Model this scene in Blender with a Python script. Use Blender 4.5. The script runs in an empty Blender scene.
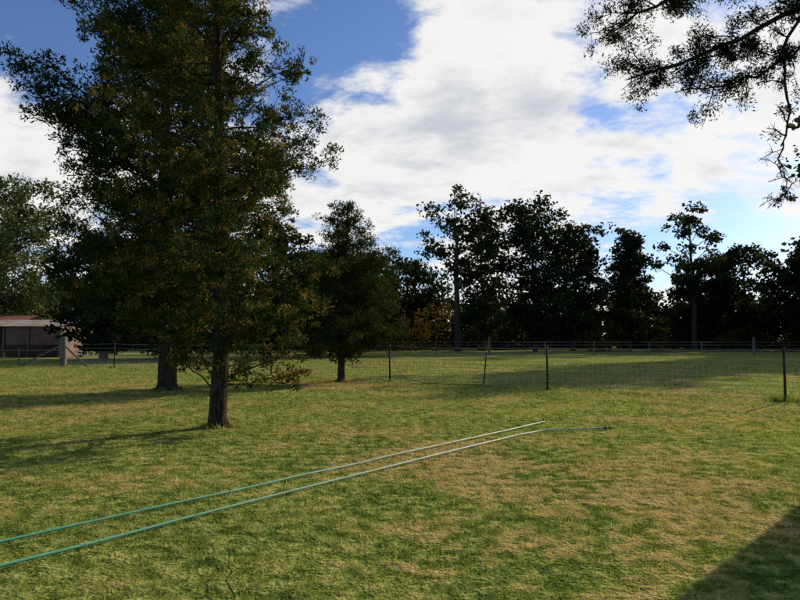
import bpy, math, random
import numpy as np
from mathutils import Vector, Matrix

rng = np.random.default_rng(7)
SC = bpy.context.scene
COL = SC.collection
SUN_AZ = 44.0   # degrees to the right of the view axis (+Y)
SUN_EL = 21.5

# ------------------------------------------------------------------ camera
cam_d = bpy.data.cameras.new("camera")
cam_d.sensor_width = 36; cam_d.lens = 28.8
cam_d.clip_start = 0.05; cam_d.clip_end = 5000
cam = bpy.data.objects.new("camera", cam_d)
cam.location = (0, 0, 1.7)
cam.rotation_euler = (math.radians(93.4), 0, 0)
COL.objects.link(cam); SC.camera = cam

SC.view_settings.view_transform = 'Standard'
SC.view_settings.look = 'None'
SC.view_settings.exposure = 0

# ------------------------------------------------------------------ node helper
class NT:
    def __init__(s, tree): s.t = tree; s.n = tree.nodes; s.l = tree.links
    def add(s, typ, **kw):
        nd = s.n.new(typ)
        for k, v in kw.items(): setattr(nd, k, v)
        return nd
    def set(s, sock, v):
        if isinstance(v, bpy.types.NodeSocket): s.l.new(v, sock)
        else: sock.default_value = v
    def math(s, op, a, b=0.0, c=None, clamp=False):
        nd = s.add('ShaderNodeMath', operation=op, use_clamp=clamp)
        s.set(nd.inputs[0], a); s.set(nd.inputs[1], b)
        if c is not None: s.set(nd.inputs[2], c)
        return nd.outputs[0]
    def vmath(s, op, a, b=None):
        nd = s.add('ShaderNodeVectorMath', operation=op)
        s.set(nd.inputs[0], a)
        if b is not None: s.set(nd.inputs[1], b)
        return nd.outputs['Value'] if op in ('DOT_PRODUCT', 'LENGTH', 'DISTANCE') else nd.outputs['Vector']
    def noise(s, vec, scale, detail=3, rough=0.5, dist=0.0):
        nd = s.add('ShaderNodeTexNoise')
        s.l.new(vec, nd.inputs['Vector'])
        nd.inputs['Scale'].default_value = scale; nd.inputs['Detail'].default_value = detail
        nd.inputs['Roughness'].default_value = rough; nd.inputs['Distortion'].default_value = dist
        return nd.outputs[0]
    def ramp(s, v, lo, hi, a=0.0, b=1.0):
        nd = s.add('ShaderNodeMapRange', interpolation_type='SMOOTHSTEP')
        s.set(nd.inputs['Value'], v)
        nd.inputs['From Min'].default_value = lo; nd.inputs['From Max'].default_value = hi
        nd.inputs['To Min'].default_value = a; nd.inputs['To Max'].default_value = b
        return nd.outputs[0]
    def mix(s, f, a, b, mode='MIX'):
        nd = s.add('ShaderNodeMix', data_type='RGBA', blend_type=mode)
        s.set(nd.inputs[0], f)
        for i, v in ((6, a), (7, b)):
            if isinstance(v, tuple) and len(v) == 3: v = (*v, 1)
            s.set(nd.inputs[i], v)
        return nd.outputs[2]

def newmat(name):
    m = bpy.data.materials.new(name); m.use_nodes = True
    m.node_tree.nodes.clear()
    n = NT(m.node_tree); out = n.add('ShaderNodeOutputMaterial')
    return m, n, out

def simple(name, col, rough=0.8, metal=0.0, var=0.25, scale=8.0, bump=0.3, col2=None):
    m, n, out = newmat(name)
    tc = n.add('ShaderNodeTexCoord').outputs['Object']
    f = n.noise(tc, scale, 5, 0.6)
    f2 = n.ramp(f, 0.3, 0.7)
    c2 = col2 or tuple(c * (1 - var * 2) for c in col)
    c = n.mix(f2, tuple(c * (1 + var * 0.5) for c in col), c2)
    b = n.add('ShaderNodeBsdfPrincipled')
    n.set(b.inputs['Base Color'], c); b.inputs['Roughness'].default_value = rough
    b.inputs['Metallic'].default_value = metal
    bp = n.add('ShaderNodeBump'); bp.inputs['Strength'].default_value = bump; bp.inputs['Distance'].default_value = 0.02
    n.l.new(f, bp.inputs['Height']); n.l.new(bp.outputs[0], b.inputs['Normal'])
    n.l.new(b.outputs[0], out.inputs[0])
    return m

# ------------------------------------------------------------------ world
w = bpy.data.worlds.new("World"); SC.world = w; w.use_nodes = True
w.node_tree.nodes.clear()
n = NT(w.node_tree)
sky = n.add('ShaderNodeTexSky', sky_type='NISHITA')
sky.sun_disc = False
sky.sun_elevation = math.radians(SUN_EL); sky.sun_rotation = math.radians(SUN_AZ)
sky.air_density = 1.0; sky.dust_density = 0.4; sky.ozone_density = 2.5
d = n.vmath('NORMALIZE', n.add('ShaderNodeTexCoord').outputs['Generated'])
sep = n.add('ShaderNodeSeparateXYZ'); n.l.new(d, sep.inputs[0])
X, Y, Z = sep.outputs
zc = n.math('ADD', n.math('MAXIMUM', Z, 0.0), 0.20)
comb = n.add('ShaderNodeCombineXYZ')
n.l.new(n.math('DIVIDE', X, zc), comb.inputs[0]); n.l.new(n.math('DIVIDE', Y, zc), comb.inputs[1])
uv = comb.outputs[0]
mp = n.add('ShaderNodeMapping'); n.l.new(uv, mp.inputs[0])
mp.inputs['Location'].default_value = (3.1, 1.7, 0); mp.inputs['Rotation'].default_value = (0, 0, 0.35)
mp.inputs['Scale'].default_value = (0.95, 1.15, 1)
n1 = n.noise(mp.outputs[0], 1.2, 6, 0.58, 0.2)
n2 = n.noise(mp.outputs[0], 4.2, 7, 0.64, 0.1)
dens = n.math('ADD', n.math('MULTIPLY', n1, 0.75), n.math('MULTIPLY', n2, 0.70))
def dirv(px, py):
    v = Vector(((px - 400) / 640, 1.0, (338 - py) / 640)); v.normalize(); return tuple(v)
# cloud banks (+) and clear gaps (-) by compass direction
blobs = [((390, 150), .10, 25), ((470, 60), .09, 35), ((540, 180), .09, 30), ((680, 195), .10, 35), ((780, 180), .08, 35),
         ((30, 165), .16, 80), ((160, 60), .04, 50), ((40, 80), -.12, 120), ((335, 60), -.15, 90), ((590, 115), -.20, 220), ((680, 105), -.16, 200), ((575, 15), -.11, 170), ((640, 55), .06, 200),
         ((700, 245), -.24, 130), ((790, 245), -.26, 120), ((410, 252), -.16, 150), ((620, 250), -.17, 200)]
for (px, py), amp, k in blobs:
    dt = n.vmath('DOT_PRODUCT', d, dirv(px, py))
    g = n.math('EXPONENT', n.math('MULTIPLY', n.math('SUBTRACT', dt, 1.0), float(k) * 2.2))
    dens = n.math('MULTIPLY_ADD', g, amp, dens)
dens = n.math('SUBTRACT', dens, n.ramp(Y, 0.35, -0.2, 0.0, 0.18))
mask = n.ramp(dens, 0.64, 0.81)
n3 = n.noise(mp.outputs[0], 2.6, 6, 0.6, 0.3)
thick = n.ramp(n.math('ADD', n.math('MULTIPLY', dens, 0.40), n.math('MULTIPLY', n3, 0.85)), 0.74, 0.98)
sd = Vector((math.sin(math.radians(SUN_AZ)) * math.cos(math.radians(SUN_EL)), math.cos(math.radians(SUN_AZ)) * math.cos(math.radians(SUN_EL)), math.sin(math.radians(SUN_EL))))
sg = n.math('POWER', n.math('MAXIMUM', n.vmath('DOT_PRODUCT', d, tuple(sd)), 0.0), 4.0)
ccol = n.mix(thick, (8.9, 8.75, 8.5), (5.2, 5.45, 5.95))
ccol = n.mix(n.math('MULTIPLY', sg, 0.22), ccol, (10.2, 9.8, 9.2))
skyc = n.mix(1.0, sky.outputs[0], (0.76, 0.90, 1.18), 'MULTIPLY')
haze = n.ramp(Z, 0.0, 0.14, 0.5, 0.0)
skyc = n.mix(haze, skyc, (6.0, 6.8, 7.8))
fin = n.mix(n.math('MULTIPLY', mask, 0.95), skyc, ccol)
bg = n.add('ShaderNodeBackground'); bg.inputs['Strength'].default_value = 0.105
n.l.new(fin, bg.inputs[0])
wo = n.add('ShaderNodeOutputWorld'); n.l.new(bg.outputs[0], wo.inputs[0])

sl = bpy.data.lights.new("sun", 'SUN'); sl.energy = 5.0; sl.angle = math.radians(0.5); sl.color = (1.0, 0.88, 0.66)
so = bpy.data.objects.new("sun", sl); COL.objects.link(so)
so.rotation_euler = (-sd).to_track_quat('-Z', 'Y').to_euler(); so.location = (30, 30, 30)

# ------------------------------------------------------------------ mesh builder (all quads)
class MB:
    def __init__(s): s.v = []; s.f = []; s.m = []; s.a = []; s.c = 0
    def addv(s, v, f, mi, a=None):
        v = np.asarray(v, float).reshape(-1, 3); f = np.asarray(f, int).reshape(-1, 4)
        s.v.append(v); s.f.append(f + s.c); s.m.append(np.full(len(f), mi))
        s.a.append(np.zeros(len(v)) if a is None else a); s.c += len(v)
    def tube(s, pts, r0, r1=None, sides=6, mi=0, power=1.0, cap=True):
        pts = np.asarray(pts, float); k = len(pts)
        r1 = r0 if r1 is None else r1
        rad = np.linspace(0, 1, k) ** power * (r1 - r0) + r0 if np.isscalar(r0) else np.asarray(r0)
        tan = np.gradient(pts, axis=0); tan /= np.linalg.norm(tan, axis=1)[:, None] + 1e-9
        ref = np.array([0, 0, 1.0]) if abs(tan.mean(0)[2]) < 0.8 else np.array([1.0, 0, 0])
        u = np.cross(tan, ref); u /= np.linalg.norm(u, axis=1)[:, None] + 1e-9
        w_ = np.cross(tan, u)
        ang = np.arange(sides) / sides * 2 * np.pi
        ring = pts[:, None, :] + rad[:, None, None] * (np.cos(ang)[None, :, None] * u[:, None, :] + np.sin(ang)[None, :, None] * w_[:, None, :])
        i = np.arange(k - 1)[:, None] * sides; j = np.arange(sides)[None, :]; j2 = (j + 1) % sides
        f = np.stack([i + j, i + j2, i + sides + j2, i + sides + j], -1).reshape(-1, 4)
        s.addv(ring, f, mi)
    def box(s, lo, hi, mi=0, M=None):
        x0, y0, z0 = lo; x1, y1, z1 = hi
        v = np.array([[x0,y0,z0],[x1,y0,z0],[x1,y1,z0],[x0,y1,z0],[x0,y0,z1],[x1,y0,z1],[x1,y1,z1],[x0,y1,z1]], float)
        if M is not None: v = np.array([M @ Vector(p) for p in v])
        s.addv(v, [[0,3,2,1],[4,5,6,7],[0,1,5,4],[1,2,6,5],[2,3,7,6],[3,0,4,7]], mi)
    def leaves(s, cen, n_per, spread, L, W, mi=1, bias=(0, 0, 0), flat=1.0, rg=rng):
        cen = np.asarray(cen, float).reshape(-1, 3)
        if len(cen) == 0: return
        M = len(cen)
        ctone = rg.random(M)
        off = rg.normal(size=(M, n_per, 3)); 
        sp = np.asarray(spread, float)
        if sp.ndim == 1: sp = sp[:, None, None]
        nrm_ = np.linalg.norm(off, axis=2, keepdims=True)
        off = off / nrm_ * np.minimum(nrm_, 1.9)
        off = off * sp * np.array([1, 1, flat])
        c = (cen[:, None, :] + off).reshape(-1, 3)
        u = rg.normal(size=c.shape) * 0.6 + (off / (np.abs(sp) + 1e-6)).reshape(-1, 3) * 0.5 + np.array(bias)
        u /= np.linalg.norm(u, axis=1)[:, None]
        t = rg.normal(size=c.shape); ww = np.cross(u, t); ww /= np.linalg.norm(ww, axis=1)[:, None] + 1e-9
        sc = rg.uniform(0.6, 1.35, len(c))[:, None]
        l = u * L * sc * .5; q = ww * W * sc * .5
        v = np.stack([c - l, c + q - l * .1, c + l, c - q - l * .1], 1)
        f = np.arange(len(c) * 4).reshape(-1, 4)
        at = np.clip(np.repeat(ctone, n_per) * 0.65 + rg.random(len(c)) * 0.35, 0, 1)
        s.addv(v, f, mi, np.repeat(at, 4))
    def build(s, name, mats, smooth=False, loc=(0, 0, 0)):
        v = np.concatenate(s.v); f = np.concatenate(s.f); mi = np.concatenate(s.m); a = np.concatenate(s.a)
        me = bpy.data.meshes.new(name)
        me.vertices.add(len(v)); me.vertices.foreach_set('co', v.astype(np.float32).ravel())
        me.loops.add(f.size); me.loops.foreach_set('vertex_index', f.astype(np.int32).ravel())
        me.polygons.add(len(f)); me.polygons.foreach_set('loop_start', (np.arange(len(f)) * 4).astype(np.int32))
        me.polygons.foreach_set('material_index', mi.astype(np.int32))
        for m in mats: me.materials.append(m)
        at = me.attributes.new('tone', 'FLOAT', 'POINT'); at.data.foreach_set('value', a.astype(np.float32))
        me.update(calc_edges=True)
        if smooth:
            sm = (mi == 0); me.polygons.foreach_set('use_smooth', sm)
        o = bpy.data.objects.new(name, me); o.location = loc; COL.objects.link(o)
        return o

# ------------------------------------------------------------------ materials
def ground_color(n, pos):
    big = n.noise(pos, 0.16, 2, 0.5)
    mid = n.noise(pos, 0.8, 3, 0.6, 0.3)
    fine = n.noise(pos, 5.0, 3, 0.7)
    vf = n.noise(pos, 26.0, 1, 0.7)
    g = n.mix(n.ramp(mid, 0.38, 0.62), (0.135, 0.195, 0.036), (0.285, 0.315, 0.066))
    g = n.mix(n.ramp(fine, 0.45, 0.66, 0, 0.8), g, (0.39, 0.38, 0.12))
    s1 = n.math('ADD', n.math('MULTIPLY', big, 0.40), n.math('ADD', n.math('MULTIPLY', mid, 0.50), n.math('MULTIPLY', fine, 0.46)))
    for c, amp, k in (((2.6, 7.6, 0), .07, 2.2), ((0.6, 9.3, 0), .05, 1.8), ((-2.0, 23.0, 0), .13, 2.2), ((0.3, 5.2, 0), .05, 1.0), ((5.5, 12, 0), .04, 2.4), ((-1.0, 4.2, 0), -.06, 2.0)):
        ds = n.vmath('DISTANCE', pos, c)
        s1 = n.math('ADD', s1, n.math('MULTIPLY', n.math('EXPONENT', n.math('MULTIPLY', n.math('MULTIPLY', ds, ds), -1.0 / k ** 2)), amp))
    sm = n.ramp(s1, 0.685, 0.80)
    g = n.mix(n.math('MULTIPLY', sm, 0.75), g, (0.50, 0.33, 0.145))
    dk = n.ramp(n.math('ADD', n.math('MULTIPLY', vf, .35), n.math('MULTIPLY', fine, .65)), 0.40, 0.53, 0.85, 0.0)
    g = n.mix(dk, g, n.mix(1.0, g, (0.26, 0.36, 0.34), 'MULTIPLY'))
    return g, mid, fine, vf, sm

m_ground, n, out = newmat("ground_turf")
pos = n.add('ShaderNodeNewGeometry').outputs['Position']
g, mid, fine, vf, sm = ground_color(n, pos)
for c, r in (((-3.5, 12.4, 0), 0.7), ((-7.7, 21.3, 0), 1.0), ((-2.3, 25.2, 0), 1.8)):
    ds = n.vmath('DISTANCE', pos, c)
    ds = n.math('ADD', ds, n.math('MULTIPLY', fine, 0.9))
    g = n.mix(n.ramp(ds, r * 0.5, r + 0.6, 0.8, 0.0), g, (0.15, 0.10, 0.055))
b = n.add('ShaderNodeBsdfDiffuse'); n.l.new(g, b.inputs['Color'])
bp = n.add('ShaderNodeBump'); bp.inputs['Strength'].default_value = 1.0; bp.inputs['Distance'].default_value = 0.08
hh = n.math('ADD', n.math('MULTIPLY', fine, 1.0), n.math('MULTIPLY', vf, 0.35))
n.l.new(hh, bp.inputs['Height']); n.l.new(bp.outputs[0], b.inputs['Normal'])
n.l.new(b.outputs[0], out.inputs[0])

m_grass, n, out = newmat("grass_blades")
pos = n.add('ShaderNodeNewGeometry').outputs['Position']
flatp = n.vmath('MULTIPLY', pos, (1, 1, 0))
g, mid, fine, vf, sm = ground_color(n, flatp)
at = n.add('ShaderNodeAttribute', attribute_name='tone').outputs['Fac']
g = n.mix(n.ramp(at, 0.0, 1.0, 0.0, 0.45), g, (0.37, 0.40, 0.105))
g = n.mix(n.ramp(at, 0.88, 0.93, 0.0, 0.8), g, (0.56, 0.45, 0.20))
df = n.add('ShaderNodeBsdfDiffuse'); tr = n.add('ShaderNodeBsdfTranslucent')
n.l.new(g, df.inputs[0]); n.l.new(n.mix(1.0, g, (1.15, 1.15, 0.8), 'MULTIPLY'), tr.inputs[0])
ms = n.add('ShaderNodeMixShader'); ms.inputs[0].default_value = 0.5
n.l.new(df.outputs[0], ms.inputs[1]); n.l.new(tr.outputs[0], ms.inputs[2]); n.l.new(ms.outputs[0], out.inputs[0])

def foliage(name, dark, light, tip, tipamt=0.25, trans=0.35, nscale=0.8):
    m, n, out = newmat(name)
    at = n.add('ShaderNodeAttribute', attribute_name='tone').outputs['Fac']
    c = n.mix(n.ramp(at, 0.15, 0.8, 0, 1.0), dark, light)
    c = n.mix(n.ramp(at, 1 - tipamt - .1, 1 - tipamt + .15, 0.0, 0.85), c, tip)
    df = n.add('ShaderNodeBsdfDiffuse'); tr = n.add('ShaderNodeBsdfTranslucent')
    n.l.new(c, df.inputs[0]); n.l.new(n.mix(1.0, c, (1.25, 1.15, 0.6), 'MULTIPLY'), tr.inputs[0])
    ms = n.add('ShaderNodeMixShader'); ms.inputs[0].default_value = trans
    n.l.new(df.outputs[0], ms.inputs[1]); n.l.new(tr.outputs[0], ms.inputs[2]); n.l.new(ms.outputs[0], out.inputs[0])
    return m

m_cyp = foliage("cypress_foliage", (0.020, 0.037, 0.013), (0.060, 0.080, 0.026), (0.27, 0.165, 0.055), 0.25, .36)
m_cyp2 = foliage("cypress_foliage_dark", (0.018, 0.032, 0.013), (0.046, 0.062, 0.022), (0.13, 0.10, 0.035), 0.2, .30)
m_far = foliage("far_foliage", (0.014, 0.024, 0.012), (0.040, 0.053, 0.024), (0.09, 0.08, 0.034), 0.2, 0.32)
m_shrub = foliage("autumn_foliage", (0.05, 0.04, 0.013), (0.11, 0.085, 0.022), (0.20, 0.11, 0.025), 0.3, 0.3)
m_will = foliage("willow_foliage", (0.035, 0.055, 0.024), (0.095, 0.12, 0.052), (0.18, 0.19, 0.08), 0.28, 0.35)
m_gum = foliage("overhang_foliage", (0.014, 0.020, 0.010), (0.03, 0.042, 0.018), (0.06, 0.045, 0.02), 0.15, 0.2)

def barkmat(name, col, col2, sc=6):
    m, n, out = newmat(name)
    tc = n.add('ShaderNodeTexCoord').outputs['Object']
    mp = n.add('ShaderNodeMapping'); n.l.new(tc, mp.inputs[0]); mp.inputs['Scale'].default_value = (sc * 2.2, sc * 2.2, sc * 0.35)
    f = n.noise(mp.outputs[0], 2.0, 5, 0.7, 0.4)
    c = n.mix(n.ramp(f, 0.35, 0.65), col, col2)
    b = n.add('ShaderNodeBsdfDiffuse'); n.l.new(c, b.inputs['Color'])
    bp = n.add('ShaderNodeBump'); bp.inputs['Strength'].default_value = 1.0; bp.inputs['Distance'].default_value = 0.05
    n.l.new(f, bp.inputs['Height']); n.l.new(bp.outputs[0], b.inputs['Normal']); n.l.new(b.outputs[0], out.inputs[0])
    return m
m_bark = barkmat("dark_bark", (0.028, 0.021, 0.016), (0.11, 0.082, 0.058))
m_barkg = barkmat("grey_bark", (0.05, 0.042, 0.035), (0.16, 0.135, 0.11), 4)

# ------------------------------------------------------------------ ground
me = bpy.data.meshes.new("ground")
S = 2500
me.from_pydata([(-S, -S, 0), (S, -S, 0), (S, S, 0), (-S, S, 0)], [], [(0, 1, 2, 3)])
me.materials.append(m_ground)
go = bpy.data.objects.new("ground", me); COL.objects.link(go)

# lawn grass: one mesh, blades get sparser and broader with distance
def grass():
    r = np.random.default_rng(3); mb = MB()
    bands = [(2.6, 4.6, 3600, 1.0), (4.6, 6.5, 2600, 1.15), (6.5, 9, 1500, 1.5), (9, 13, 750, 2.2), (13, 19, 360, 3.2), (19, 30, 160, 4.6), (30, 48, 50, 7.0)]
    for y0, y1, dn, sc in bands:
        hw1 = .64 * y1 + 1.0
        nbl = int(dn * (y1 - y0) * 2 * hw1)
        nc = max(nbl // 16, 10)
        cx = np.stack([r.uniform(-hw1, hw1, nc), r.uniform(y0, y1, nc)], 1)
        ci = r.integers(0, nc, nbl)
        base = cx[ci] + r.normal(size=(nbl, 2)) * 0.028 * sc
        lo = r.random(nbl) < .35
        base[lo] = np.stack([r.uniform(-hw1, hw1, lo.sum()), r.uniform(y0, y1, lo.sum())], 1)
        keep = np.abs(base[:, 0]) < .64 * base[:, 1] + 1.0
        for tx, ty, tr_ in ((-3.5, 12.4, .55), (-7.7, 21.3, .8), (-2.3, 25.2, 1.1)):
            keep &= np.hypot(base[:, 0] - tx, base[:, 1] - ty) > tr_ * r.uniform(.4, 1.3, nbl)
        hc = (r.uniform(0.3, 1.0, nc) ** 1.2 + (r.random(nc) < .07) * .9)[ci]
        base = base[keep]; hc = hc[keep]; k = len(base)
        h = r.uniform(0.018, 0.052, k) * hc * (1 + .12 * (sc - 1))
        ang = r.uniform(0, 2 * np.pi, k); lean = r.uniform(0.2, 1.5, k) * h
        a2 = ang + np.pi / 2 + r.normal(size=k) * 0.6; wd = .0021 * sc * r.uniform(.7, 1.3, k)
        wx, wy = np.cos(a2) * wd, np.sin(a2) * wd; z0 = np.zeros(k)
        tx, ty = base[:, 0] + np.cos(ang) * lean, base[:, 1] + np.sin(ang) * lean
        v = np.stack([np.stack([base[:, 0] - wx, base[:, 1] - wy, z0], 1), np.stack([base[:, 0] + wx, base[:, 1] + wy, z0], 1),
                      np.stack([tx + wx * .2, ty + wy * .2, h], 1), np.stack([tx - wx * .2, ty - wy * .2, h], 1)], 1).reshape(-1, 3)
        mb.addv(v, np.arange(k * 4).reshape(-1, 4), 0, np.repeat(r.random(k), 4))
    # longer unmown tussocks along the fence line and at the trunks
    spots = []
    fl = [(15.75, 13.5), (10.35, 17.3), (4.86, 21.2), (-0.4, 25.3), (-5.8, 28.9), (-11.4, 32.6), (-16.2, 36.4), (-20.4, 38.9)]
    for i in range(len(fl) - 1):
        for _ in range(26):
            t = r.random(); spots.append((fl[i][0] + (fl[i + 1][0] - fl[i][0]) * t + r.normal() * .08, fl[i][1] + (fl[i + 1][1] - fl[i][1]) * t + r.normal() * .08, r.uniform(.05, .12)))
    for (x, y) in fl:
        for _ in range(4): spots.append((x + r.normal() * .1, y + r.normal() * .1, r.uniform(.1, .2)))
    for (x, y, R) in ((-3.5, 12.4, .25), (-7.7, 21.3, .42), (-2.3, 25.2, .22)):
        for _ in range(18):
            a = r.uniform(0, 6.28); spots.append((x + math.cos(a) * R, y + math.sin(a) * R, r.uniform(.05, .12)))
    for _ in range(9): spots.append((10.5 + r.normal() * .35, 17.35 + r.normal() * .2, .26))
    for (x, y, hh_) in spots:
        k = 34; bx = x + r.normal(size=k) * .06; by = y + r.normal(size=k) * .06; h = hh_ * r.uniform(.5, 1.2, k); a = r.uniform(0, 6.28, k)
        tx, ty = bx + np.cos(a) * h * .5, by + np.sin(a) * h * .5; wd = .006; z0 = np.zeros(k)
        wx, wy = np.cos(a + 1.57) * wd, np.sin(a + 1.57) * wd
        v = np.stack([np.stack([bx - wx, by - wy, z0], 1), np.stack([bx + wx, by + wy, z0], 1), np.stack([tx + wx * .2, ty + wy * .2, h], 1), np.stack([tx - wx * .2, ty - wy * .2, h], 1)], 1).reshape(-1, 3)
        mb.addv(v, np.arange(k * 4).reshape(-1, 4), 0, np.repeat(r.random(k) * .8, 4))
    return mb.build("grass", [m_grass])
grass()

# ------------------------------------------------------------------ trees
def curve(p0, p1, bend, k=6, jit=0.0, rg=rng):
    p0 = np.array(p0, float); p1 = np.array(p1, float); t = np.linspace(0, 1, k)[:, None]
    mid = (p0 + p1) / 2 + np.array(bend)
    P = (1 - t) ** 2 * p0 + 2 * (1 - t) * t * mid + t ** 2 * p1
    if jit: 
        J = rg.normal(size=P.shape) * jit; J[0] = 0; P = P + J
    return P

def cypress(name, base, height, prof, trunk_r, nprim, twigs, per, spread, L, W, mats, lean=(0, 0), seed=0, up=0.25, hmin=1.2, lobes=7, sparse_below=None, vary=(.5, 1.12)):
    """trunk + up-curving limbs + twigs each ending in a dense tuft; prof(h)->radius"""
    r = np.random.default_rng(seed); mb = MB()
    K = 14
    tz = np.linspace(0, height * 0.97, K)
    tp = np.stack([lean[0] * (tz / height) + np.cumsum(r.normal(size=K)) * 0.03, lean[1] * (tz / height) + np.cumsum(r.normal(size=K)) * 0.03, tz], 1)
    tp[0, :2] = 0
    rad = trunk_r * (1 - tz / height) ** 0.75 + 0.012
    tp = np.insert(tp, 1, [tp[0, 0], tp[0, 1], 0.22], axis=0); rad = np.insert(rad, 1, rad[0] * 1.0); rad[0] *= 1.18
    tp[0, 2] = -0.05
    mb.tube(tp, rad, sides=12, mi=0)
    for k in range(6):
        a = k / 6 * 2 * math.pi + r.uniform(-.3, .3); q = np.array([math.cos(a), math.sin(a), 0])
        mb.tube([q * trunk_r * .6 + [0, 0, .4], q * trunk_r * .95 + [0, 0, .12], q * trunk_r * 1.5 + [0, 0, -.03]], trunk_r * .28, trunk_r * .12, sides=6)
    def tr_at(h):
        return np.array([np.interp(h, tp[:, 2], tp[:, 0]), np.interp(h, tp[:, 2], tp[:, 1]), h])
    lob = [(r.uniform(hmin, height), r.uniform(0, 2 * np.pi), r.uniform(0.6, 1.3)) for _ in range(lobes * 3)]
    cents = []; spr = []
    for i in range(nprim):
        h = hmin + (height * 0.985 - hmin) * ((i + r.random()) / nprim) ** 0.95
        a = i * 2.39996 + r.normal() * 0.35
        R = prof(h, a)
        mod = 1.0
        for (lh, la, lm) in lob:
            wgt = math.exp(-((h - lh) / (0.07 * height)) ** 2) * max(0, math.cos(a - la)) ** 3
            mod *= 1 + (lm - 1) * wgt * 1.4
        R *= min(mod, 1.2) * r.uniform(*vary)
        if R < 0.15: continue
        sh = max(0.6, h - R * up * r.uniform(0.6, 1.4)); s0 = tr_at(sh)
        end = tr_at(h) + np.array([math.cos(a) * R, math.sin(a) * R, r.normal() * 0.12 * R])
        P = curve(s0, end, (0, 0, -R * 0.10), 7, 0.02 * R, r)
        br = min(trunk_r * .35, 0.008 + 0.009 * R * (L / 0.1) ** 0.3)
        mb.tube(P, br, br * .25, sides=5, mi=0)
        nt = max(3, int(twigs * R * r.uniform(.7, 1.2)))
        for j in range(nt):
            t = r.uniform(0.12, 1.0) ** 0.62
            ii = min(int(t * 6), 5); q = P[ii] + (P[ii + 1] - P[ii]) * (t * 6 - ii)
            tl = R * r.uniform(.08, .30) * (1.3 - t * .6)
            dv = r.normal(size=3) * [1, 1, .6] + np.array([math.cos(a), math.sin(a), 0.35]) * .6
            dv /= np.linalg.norm(dv)
            e = q + dv * tl
            if j % 2 == 0: mb.tube([q, (q + e) / 2 + [0, 0, -.03 * tl], e], br * .35, br * .12, sides=4, mi=0)
            prob = 1.0 if sparse_below is None or h > sparse_below else 0.6
            if r.random() < prob:
                cents.append(e); spr.append(spread * r.uniform(.6, 1.35))
                for _ in range(2):
                    if r.random() < .6: cents.append(e + r.normal(size=3) * spread * 1.5 * [1, 1, .7]); spr.append(spread * r.uniform(.4, .9))
    mb.leaves(cents, per, np.array(spr), L, W, 1, bias=(0, 0, 0.35), flat=.8, rg=r)
    return mb.build(name, mats, smooth=True, loc=base), len(cents)

def prof_pts(H, R, sides=None):
    def f(h, a):
        v = float(np.interp(h, H, R))
        if sides: v *= sides(h, a)
        return v
    return f

cypress("cypress_pine_tree", (-3.5, 12.4, 0), 10.8,
        prof_pts([1.0, 1.8, 3, 4.5, 6.3, 8, 9.5, 10.8], [1.4, 2.1, 2.4, 2.5, 2.2, 1.8, 1.1, .2]),
        0.165, 140, 8.6, 34, 0.082, 0.080, 0.026, [m_bark, m_cyp], lean=(-0.25, 0.1), seed=11, up=0.35, hmin=1.15, sparse_below=1.8, vary=(.55, 1.08))
cypress("cypress_pine_tree", (-7.7, 21.3, 0), 14.8,
        prof_pts([2.2, 3.4, 5, 7, 9, 11, 13, 14.8], [2.0, 2.9, 3.4, 3.8, 4.3, 4.1, 3.0, .7]),
        0.30, 150, 5.2, 36, 0.17, 0.14, 0.046, [m_bark, m_cyp2], lean=(-0.3, 0), seed=23, up=0.5, hmin=2.5, sparse_below=3.0, lobes=9)
cypress("cypress_pine_tree", (-2.3, 25.2, 0), 7.1,
        prof_pts([1.5, 2.2, 3.5, 5, 6.2, 7.1], [1.5, 2.1, 2.2, 1.8, 1.1, .3]),
        0.14, 75, 8, 36, 0.15, 0.12, 0.035, [m_bark, m_cyp2], lean=(0.1, 0), seed=31, up=0.6, hmin=1.6, vary=(.5, 1.15))

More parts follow.
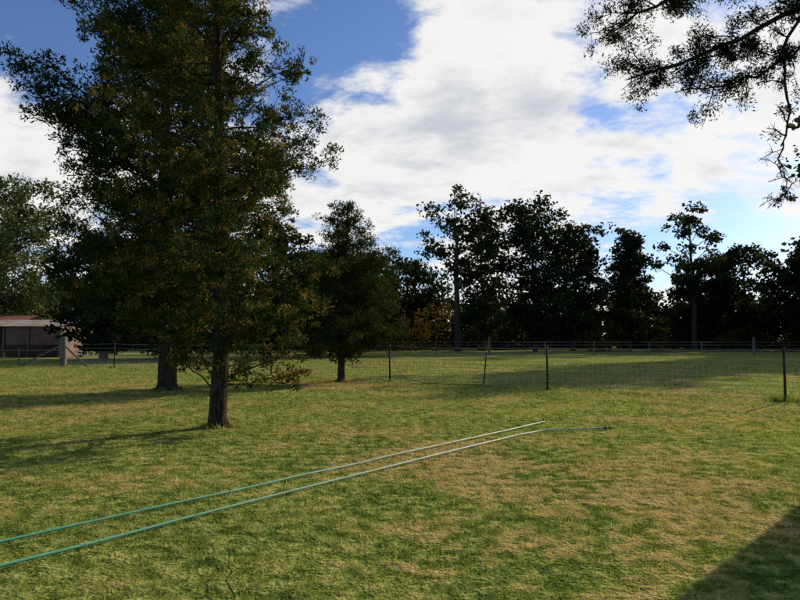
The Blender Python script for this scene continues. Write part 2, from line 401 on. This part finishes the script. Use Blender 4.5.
def bigtree(name, base, height, R, crown0, mats, seed, nclump=70, per=90, cs=0.09, L=0.5, W=0.30, trunk_r=0.3, shape='round', flat=.65, lean=0.0):
    r = np.random.default_rng(seed); mb = MB()
    tz = np.linspace(-.1, height * .9, 9)
    tp = np.stack([lean * tz / height + np.cumsum(r.normal(size=9)) * .12, np.cumsum(r.normal(size=9)) * .12, tz], 1); tp[:2, :2] = 0
    mb.tube(tp, trunk_r * (1 - np.linspace(0, 1, 9)) ** .8 + .04, sides=8)
    C = []; S_ = []
    lob = [(r.random(), r.uniform(0, 6.28), r.uniform(.6, 1.35)) for _ in range(10)]
    for i in range(nclump):
        t = (i + r.random()) / nclump
        h = crown0 + (height - crown0) * t
        if shape == 'cone': rr = R * (1.03 - t) ** .8 * (0.35 + .65 * min(1, t * 6))
        elif shape == 'open': rr = R * math.sin(math.pi * (0.12 + .83 * t)) ** .6
        else: rr = R * math.sqrt(max(.03, 1 - (2 * (t * .92 + .02) - 1) ** 2))
        a = i * 2.4 + r.normal() * .5
        for lt, la, lm in lob: rr *= 1 + (lm - 1) * math.exp(-((t - lt) / .13) ** 2) * max(0, math.cos(a - la)) ** 2
        q = rr * r.uniform(.25, 1.05)
        sh = max(crown0 * .6, h - q * .7)
        s0 = np.array([np.interp(sh, tz, tp[:, 0]), np.interp(sh, tz, tp[:, 1]), sh])
        e = np.array([s0[0] + math.cos(a) * q, s0[1] + math.sin(a) * q, h])
        P = curve(s0, e, (0, 0, -.1 * q), 5, .03 * q, r)
        if i % 2 == 0 or shape == 'open': mb.tube(P, trunk_r * .32 * (1 - t * .6), .03, sides=4)
        for _ in range(3):
            C.append(e + r.normal(size=3) * height * cs * .5 * [1, 1, .6]); S_.append(height * cs * r.uniform(.25, .55))
    mb.leaves(C, per // 3, np.array(S_), L, W, 1, flat=flat, rg=r)
    return mb.build(name, mats, smooth=True, loc=base)

FAR = [m_bark, m_far]
bigtree("eucalyptus_tree", (7.4, 82, 0), 20.5, 5.2, 9, FAR, 41, 20, 120, .072, trunk_r=.42, shape='open')
bigtree("pine_tree", (11.0, 84, 0), 18.0, 3.6, 2.0, FAR, 42, 75, 105, .08)
bigtree("pine_tree", (17.3, 82, 0), 19.0, 4.6, 2.0, FAR, 43, 100, 105, .08)
bigtree("pine_tree", (23.2, 86, 0), 16.5, 4.4, 2.0, FAR, 44, 95, 105, .08)
bigtree("pine_tree", (31.5, 88, 0), 15.8, 5.6, 2.0, FAR, 45, 90, 105, .08, shape='cone')
bigtree("eucalyptus_tree", (39.5, 86, 0), 19.0, 4.8, 7, FAR, 46, 24, 120, .068, trunk_r=.38, shape='open')
bigtree("pine_tree", (42.5, 90, 0), 12.5, 4.5, 1.5, FAR, 53, 80, 105, .085)
bigtree("pine_tree", (48.5, 88, 0), 14.0, 5.2, 1.5, FAR, 47, 90, 105, .085)
bigtree("pine_tree", (56.0, 88, 0), 14.5, 5.0, 2.0, FAR, 48, 90, 105, .085, shape='cone')
bigtree("pine_tree", (52.0, 80, 0), 11.5, 3.8, 1.5, FAR, 49, 75, 105, .085)
bigtree("pine_tree", (-3.0, 86, 0), 13.0, 4.2, 1, FAR, 51, 70, 105, .1)
bigtree("pine_tree", (2.2, 95, 0), 13.0, 4.0, 1, FAR, 52, 70, 105, .1)
# tall trees east of the view; their long shadows cross the paddock
for (x, y, h_, R_, sd_) in ((57.5, 80, 30, 4.5, 54), (62, 83, 28, 4.5, 55), (51, 66, 18, 3.6, 56), (73, 90, 26, 6, 57), (47.5, 60, 9, 2.4, 58)):
    bigtree("eucalyptus_tree", (x, y, 0), h_, R_, 2.5, FAR, sd_, 120, 120, .085, L=.8, W=.5, trunk_r=.5)
# left side
bigtree("pepper_tree", (-45.5, 73, 0), 19.5, 7.2, 1.5, [m_barkg, m_will], 60, 170, 150, .075, .46, .20, .5, 'round', .9)
bigtree("pine_tree", (-24.0, 52, 0), 10.0, 3.7, .8, FAR, 61, 100, 120, .1, .36, .22, .35)
bigtree("pine_tree", (-18.5, 53, 0), 10.0, 4.6, .6, FAR, 62, 110, 120, .1, .36, .22, .35)
bigtree("pine_tree", (-11.5, 56, 0), 11.0, 4.6, .6, FAR, 63, 110, 120, .1, .36, .22, .35)
bigtree("pine_tree", (-5.5, 60, 0), 9.0, 4.0, .6, FAR, 64, 100, 120, .1, .36, .22, .35)

# distant continuous belt of trees and undergrowth (one object)
r = np.random.default_rng(77); mb = MB(); C = []; S_ = []
for i in range(210):
    x = -85 + 215 * (i + r.random()) / 210
    y = 97 + r.uniform(-4, 16)
    hgt = r.uniform(5.0, 10.0) * (1.0 if x > -2 else 1.15)
    mb.tube([(x, y, -.1), (x + r.normal() * .3, y, hgt * .5), (x + r.normal() * .6, y, hgt * .9)], .22, .05, sides=5)
    for k in range(26):
        t = r.random() ** 1.3; rr = hgt * .4 * math.sqrt(max(.1, 1 - (1.6 * t - .65) ** 2))
        a = r.uniform(0, 6.28)
        C.append((x + math.cos(a) * rr, y + math.sin(a) * rr, .3 + t * hgt)); S_.append(hgt * .09)
mb.leaves(C, 26, np.array(S_), .66, .46, 1, flat=.7, rg=r)
mb.build("distant_treeline", FAR, smooth=True)
r = np.random.default_rng(78)
for x, y, hgt in ((43, 84, 2.4), (46, 85, 3), (28, 86, 3.4), (24.5, 80, 2.2), (5, 88, 6), (1.0, 84, 4.5), (51, 83, 2.2), (34, 84, 2), (-1, 90, 5)):
    mb = MB(); C = []; S_ = []
    for k in range(3): mb.tube([(x, y, -.1), (x + r.normal() * .4, y + r.normal() * .4, hgt * .8)], .08, .03, sides=4)
    for k in range(26):
        v = r.normal(size=3); v /= np.linalg.norm(v)
        C.append((x + v[0] * hgt * .5, y + v[1] * hgt * .5, hgt * .5 + v[2] * hgt * .45)); S_.append(hgt * .1)
    mb.leaves(C, 30, np.array(S_), .36, .24, 1, rg=r)
    mb.build("shrub", [m_bark, m_shrub], smooth=True)

# ------------------------------------------------------------------ overhanging tree (trunk to the right, beyond the frame)
r = np.random.default_rng(5); mb = MB(); C = []; S_ = []
tx_, ty_ = 6.4, 6.2
mb.tube([(tx_, ty_, -.1), (tx_, ty_, .3), (tx_, ty_ + .1, 2), (tx_ + .2, ty_ + .2, 4), (tx_ + .1, ty_ + .3, 6), (tx_ + .3, ty_ + .4, 8.5), (tx_ + .2, ty_ + .4, 11)], np.array([.40, .32, .27, .24, .19, .12, .03]), sides=12)
def bez(P, k=14):
    P = np.array(P, float); t = np.linspace(0, len(P) - 1, k); 
    out_ = np.stack([np.interp(t, np.arange(len(P)), P[:, i]) for i in range(3)], 1)
    for _ in range(2): out_[1:-1] = (out_[:-2] + out_[1:-1] * 2 + out_[2:]) / 4
    return out_ + np.concatenate([[[0, 0, 0]], r.normal(size=(k - 1, 3)) * .018])
def limb(P, r0, r1, nsub, sl, t0=.3, leafy=1.0, droop=-.25, spread=.070):
    Q = bez(P, 16); mb.tube(Q, r0, r1, sides=6)
    for i in range(nsub):
        t = t0 + (1 - t0) * (i + r.random()) / nsub
        q = Q[int(t * 15)]; dv = r.normal(size=3) * [1, .8, .7] + [-.5, 0, droop]; dv /= np.linalg.norm(dv)
        l = sl * r.uniform(.5, 1.2); e = q + dv * l
        S2 = curve(q, e, (0, 0, .12 * l), 6, .025 * l, r); mb.tube(S2, r1 * .8 + .003, .003, sides=4)
        for j in range(7):
            tt = r.uniform(.25, 1); q2 = S2[int(tt * 5)]; d2 = r.normal(size=3) + dv * .5 + [0, 0, -.2]; d2 /= np.linalg.norm(d2)
            l2 = l * r.uniform(.18, .42); e2 = q2 + d2 * l2
            mb.tube([q2, (q2 + e2) / 2 + [0, 0, .02], e2], .0045, .002, sides=3)
            if r.random() < leafy:
                for f in (.6, 1.0): C.append(q2 + (e2 - q2) * f + r.normal(size=3) * .02); S_.append(spread * r.uniform(.45, 1.1))
A0 = (6.6, 6.45)
limb([(*A0, 4.6), (6.3, 7.3, 5.7), (5.2, 7.9, 6.0), (4.3, 7.9, 5.5), (3.5, 7.8, 5.1), (2.85, 7.7, 4.9)], .055, .010, 20, .58, .42, .8)
limb([(*A0, 5.6), (5.8, 8.0, 6.9), (4.4, 8.2, 6.6), (3.4, 8, 6.05), (2.7, 7.9, 5.6)], .055, .010, 21, .60, .4, .85)
limb([(5.6, 8, 6.0), (5.2, 8, 5.4), (4.7, 8.1, 5.1), (4.1, 8, 4.9), (3.5, 7.9, 4.8)], .025, .007, 14, .45, .2, .75)
limb([(5.9, 7.8, 6.0), (5.6, 7.8, 6.2), (4.95, 7.9, 5.7), (4.85, 7.9, 5.1), (4.85, 7.8, 4.5), (4.7, 7.75, 4.05)], .032, .010, 8, .30, .3, .2)
limb([(4.72, 7.75, 4.1), (4.62, 7.7, 3.8), (4.78, 7.7, 3.55), (4.55, 7.7, 3.3)], .010, .003, 18, .30, .1, .03, -.9, .03)
limb([(*A0, 6.8), (6.3, 5.5, 8), (5.5, 4.4, 8.4), (4.7, 3.6, 8)], .08, .012, 14, .8, .3, .9)
limb([(*A0, 6.8), (7.6, 8.0, 8), (8.6, 8.8, 8.6)], .08, .012, 14, .8, .3, .9)
limb([(*A0, 7.8), (7, 7, 10), (7.1, 7.2, 11.5)], .08, .012, 18, .9, .2, .9)
mb.leaves(C, 40, np.array(S_), .050, .014, 1, bias=(0, 0, -.2), rg=r)
mb.build("overhanging_tree", [m_bark, m_gum], smooth=True)

# ------------------------------------------------------------------ fences
m_post = simple("steel_picket", (0.05, 0.04, 0.035), .7, .3, .3, 20)
m_wire = simple("fence_wire", (0.50, 0.48, 0.42), .5, .2, .2, 20)
m_wood = simple("weathered_wood", (0.20, 0.17, 0.14), .9, 0, .3, 9, .6)

def picket(mb, x, y, h, r=.022, lean=(0, 0)):
    for k in range(3):
        a = k * 2.094 + .4; M = Matrix.Translation((x, y, 0)) @ Matrix(((1, 0, lean[0], 0), (0, 1, lean[1], 0), (0, 0, 1, 0), (0, 0, 0, 1))) @ Matrix.Rotation(a, 4, 'Z')
        mb.box((0.003, -.004, -.2), (r * 1.5, .004, h - .001 * k), 0, M)
    mb.tube([(x, y, -.1), (x + lean[0] * h, y + lean[1] * h, h + .004)], .013, sides=6)

mb = MB()
posts = [(21.2, 9.7), (15.75, 13.5), (10.35, 17.3), (4.86, 21.2), (-0.4, 25.3), (-5.8, 28.9), (-11.4, 32.6), (-16.2, 36.4)]
for (x, y) in posts: picket(mb, x, y, 1.46, .026, (rng.normal() * .02, rng.normal() * .015))
allp = posts + [(-20.4, 38.9)]
rw = .0052
for i in range(len(allp) - 1):
    (x0, y0), (x1, y1) = allp[i], allp[i + 1]
    for hz in (.06, .17, .28, .4, .52, .65, .78, .92, 1.12, 1.38):
        sag = .02 if hz < 1 else .035
        P = curve((x0, y0, hz), (x1, y1, hz), (0, 0, -sag * 2), 7); mb.tube(P, rw * (1.2 if hz > 1 else 1), sides=3, mi=1)
    nst = 40
    for k in range(1, nst):
        t = k / nst; x = x0 + (x1 - x0) * t; y = y0 + (y1 - y0) * t
        mb.tube([(x, y, .06), (x + rng.normal() * .01, y, .92)], rw * .85, sides=3, mi=1)
picket(mb, 2.95, 22.75, 1.2, .016, (.10, .03))
mb.tube(bez([(-.4, 25.2, 1.35), (-.3, 25.0, .9), (.0, 24.6, .35), (.4, 24.0, .1), (1.2, 23.2, .05), (2.9, 22.6, .06)], 20), .012, sides=5, mi=0)
mb.build("wire_fence", [m_post, m_wire])

mb = MB()
mb.tube([(-20.4, 38.9, -.2), (-20.4, 38.9, .8), (-20.38, 38.9, 1.74), (-20.38, 38.9, 1.78)], np.array([.21, .2, .185, .10]), sides=12)
mb.tube([(-20.3, 38.8, 1.25), (-18.3, 37.5, .08)], .055, sides=7)
mb.tube([(-20.5, 38.9, 1.25), (-22.9, 38.9, .08)], .055, sides=7)
mb.build("strainer_post", [m_wood], smooth=True)

mb = MB()
for i in range(26):
    x = -38 + i * 5.2 + rng.normal() * .2; y = 63 + rng.normal() * .2
    if x < -29: continue
    if i in (9, 14, 17): mb.tube([(x, y, -.1), (x, y, 1.75)], .12, .11, sides=8)
    else: picket(mb, x, y, 1.35, .03)
for hz in (.3, .65, 1.0, 1.3): mb.tube([(-28, 63, hz), (92, 63, hz)], .008, sides=3, mi=1)
mb.build("wire_fence", [m_wood, m_wire])
mb = MB()
for i in range(13):
    x = -23.5 - i * 2.4; mb.tube([(x, 39.6 + i * .1, -.1), (x, 39.6 + i * .1, 1.05)], .05, .045, sides=7)
for hz in (.4, .95): mb.tube([(-20.6, 39.2, hz), (-52.3, 40.8, hz)], .022, sides=5)
mb.build("rail_fence", [m_wood])

# ------------------------------------------------------------------ garden hoses
def hosemat():
    m, n, out = newmat("hose_plastic")
    pos = n.add('ShaderNodeNewGeometry').outputs['Position']
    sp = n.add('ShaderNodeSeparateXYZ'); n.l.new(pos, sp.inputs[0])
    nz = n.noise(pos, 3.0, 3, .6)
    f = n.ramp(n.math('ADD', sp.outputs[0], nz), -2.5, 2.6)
    c = n.mix(f, (0.11, 0.38, 0.22), (0.52, 0.60, 0.47))  # pale far end: sky reflection on the hose, painted into its colour
    b = n.add('ShaderNodeBsdfPrincipled'); n.l.new(c, b.inputs['Base Color']); b.inputs['Roughness'].default_value = .55
    b.inputs['Specular IOR Level'].default_value = .35
    n.l.new(b.outputs[0], out.inputs[0]); return m
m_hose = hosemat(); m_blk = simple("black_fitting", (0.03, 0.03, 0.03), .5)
def hose(P, rad):
    P = np.array(P, float); k = 90; t = np.linspace(0, len(P) - 1, k)
    Q = np.stack([np.interp(t, np.arange(len(P)), P[:, i]) for i in range(3)], 1)
    for _ in range(8): Q[1:-1] = (Q[:-2] + Q[1:-1] * 2 + Q[2:]) / 4
    s = np.linspace(0, 1, k)
    Q[:, 1] += .014 * np.sin(s * 19 + P[0, 0]) ; Q[:, 2] += .006 * np.sin(s * 47) * (0.5 + np.sin(s * 13) * .5)
    mb = MB(); mb.tube(Q, rad, sides=10)
    e = Q[-1]; dvv = (Q[-1] - Q[-3]); dvv /= np.linalg.norm(dvv)
    mb.tube([e - dvv * .02, e + dvv * .05, e + dvv * .06, e + dvv * .16], np.array([rad * 1.5, rad * 1.5, rad * 1.1, rad * 1.0]), sides=10, mi=1)
    mb.tube([e + dvv * .10, e + dvv * .10 + np.array([0, 0, .07])], rad * .6, sides=6, mi=1)
    return mb.build("garden_hose", [m_hose, m_blk], smooth=True)
z = .03
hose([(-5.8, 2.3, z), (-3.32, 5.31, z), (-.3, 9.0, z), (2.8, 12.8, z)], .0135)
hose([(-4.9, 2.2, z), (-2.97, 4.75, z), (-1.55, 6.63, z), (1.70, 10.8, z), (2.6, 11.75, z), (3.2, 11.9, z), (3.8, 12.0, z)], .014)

mb = MB()
mb.tube(bez([(-1.05, 4.1, .03), (-1.2, 4.6, .06), (-1.38, 5.2, .05), (-1.42, 5.6, .03)], 14), .005, .0025, sides=5)
mb.tube([(-1.2, 4.6, .05), (-1.1, 4.75, .07), (-1.08, 4.9, .04)], .003, .002, sides=4)
mb.build("fallen_twig", [m_bark])

# ------------------------------------------------------------------ farm shed (left distance)
def corr(name, col, col2):
    m, n, out = newmat(name)
    tc = n.add('ShaderNodeTexCoord').outputs['Object']
    nz = n.noise(tc, .9, 5, .65)
    c = n.mix(n.ramp(nz, .42, .60), col, col2)
    b = n.add('ShaderNodeBsdfPrincipled'); n.l.new(c, b.inputs['Base Color']); b.inputs['Roughness'].default_value = .7
    n.l.new(b.outputs[0], out.inputs[0]); return m
m_iron = corr("corrugated_iron", (0.20, 0.10, 0.07), (0.13, 0.06, 0.045))
m_roofi = corr("roof_corrugated_iron", (0.36, 0.33, 0.31), (0.26, 0.15, 0.11))
m_rust = corr("rusty_iron", (0.32, 0.08, 0.045), (0.24, 0.09, 0.06))
def part(mb, name, mats, parent):
    o = mb.build(name, mats); o.parent = parent; return o
def sheet(mb, p0, p1, up, n_=60, amp=.02, nrm=(0, -1, 0)):
    p0 = np.array(p0, float); p1 = np.array(p1, float); up = np.array(up, float); nrm = np.array(nrm, float)
    t = np.linspace(0, 1, n_ + 1)[:, None]
    a = p0 + (p1 - p0) * t + nrm * amp * np.cos(np.arange(n_ + 1) * math.pi)[:, None]
    v = np.concatenate([a, a + up]); i = np.arange(n_)
    mb.addv(v, np.stack([i, i + 1, i + n_ + 2, i + n_ + 1], 1), 0)
shed = bpy.data.objects.new("farm_shed", None); COL.objects.link(shed); shed.location = (0, 0, 0)
x0, x1, y0, y1 = -47, -30.2, 57, 63
mb = MB(); sheet(mb, (x0 - .3, y0 - .5, 2.75), (x1 + .3, y0 - .5, 2.75), (0, 7.0, .75), 150, .02, (0, 0, 1)); part(mb, "roof", [m_roofi], shed)
mb = MB(); sheet(mb, (x0, y1, 0), (x1, y1, 0), (0, 0, 3.3), 150); sheet(mb, (x1, y0, 0), (x1, y1, 0), (0, 0, 2.75), 60, .02, (1, 0, 0))
sheet(mb, (x0, y0, 0), (-41.5, y0, 0), (0, 0, 2.75), 60); sheet(mb, (-35.2, y0, 1.1), (x1, y0, 1.1), (0, 0, 1.65), 50); part(mb, "walls", [m_iron], shed)
mb = MB()
for x in (-47, -41.5, -38.2, -35.2, -33, -30.2): mb.box((x - .08, y0 - .12, 0), (x + .08, y0 - .03, 2.75))
part(mb, "posts", [m_wood], shed)
mb = MB(); sheet(mb, (-50, 64.5, 3.2), (-38.5, 64.5, 3.2), (0, 4, .9), 60, .02, (0, 0, 1)); sheet(mb, (-50, 64.7, 0), (-38.5, 64.7, 0), (0, 0, 3.19), 60); part(mb, "lean_to", [m_rust], shed)

# ------------------------------------------------------------------ unseen house added to the right, invented to cast the lawn's corner shadow
house = bpy.data.objects.new("added_shadow_house", None); COL.objects.link(house)
m_wall = simple("painted_boards", (0.62, 0.60, 0.54), .7, 0, .08, 3, .1)
m_roof = simple("roof_iron", (0.30, 0.31, 0.32), .5, .3, .15, 2)
m_glass = simple("window_glass", (0.03, 0.035, 0.04), .08, 0, .1)
m_trim = simple("white_trim", (0.75, 0.75, 0.72), .6, 0, .05)
hx0, hx1, hy0, hy1, hh = 7.18, 17.5, -1.0, 9.85, 3.9
mb = MB(); mb.box((hx0 + .03, hy0 + .03, 0), (hx1 - .03, hy1 - .03, hh))
for k in range(25):
    zz = .15 + k * .145
    mb.box((hx0, hy0, zz), (hx0 + .028, hy1, zz + .135)); mb.box((hx0 + .03, hy1 - .028, zz), (hx1 - .03, hy1, zz + .135))
part(mb, "walls", [m_wall], house)
mb = MB(); cx, cy = (hx0 + hx1) / 2, (hy0 + hy1) / 2
e = .12; v = [(hx0 - e, hy0 - e, hh), (hx1 + e, hy0 - e, hh), (hx1 + e, hy1 + e, hh), (hx0 - e, hy1 + e, hh), (cx, hy0 + 3.5, hh + 1.7), (cx + .01, hy0 + 3.5, hh + 1.7), (cx, hy1 - 3.5, hh + 1.7), (cx + .01, hy1 - 3.5, hh + 1.7)]
mb.addv(v, [[0, 1, 5, 4], [1, 2, 7, 5], [2, 3, 6, 7], [3, 0, 4, 6], [4, 5, 7, 6], [0, 3, 2, 1]], 0); part(mb, "roof", [m_roof], house)
mb = MB(); mg = MB()
for yy in (1.2, 4.0):
    mb.box((hx0 - .05, yy, 1.0), (hx0 - .003, yy + 1.4, 1.09)); mb.box((hx0 - .05, yy, 2.31), (hx0 - .003, yy + 1.4, 2.4))
    mb.box((hx0 - .05, yy, 1.09), (hx0 - .003, yy + .08, 2.31)); mb.box((hx0 - .05, yy + 1.32, 1.09), (hx0 - .003, yy + 1.4, 2.31)); mb.box((hx0 - .045, yy + .08, 1.68), (hx0 - .003, yy + 1.32, 1.74))
    mg.box((hx0 - .02, yy + .08, 1.09), (hx0 - .004, yy + 1.32, 2.31))
part(mb, "window_frames", [m_trim], house); part(mg, "window_glass", [m_glass], house)
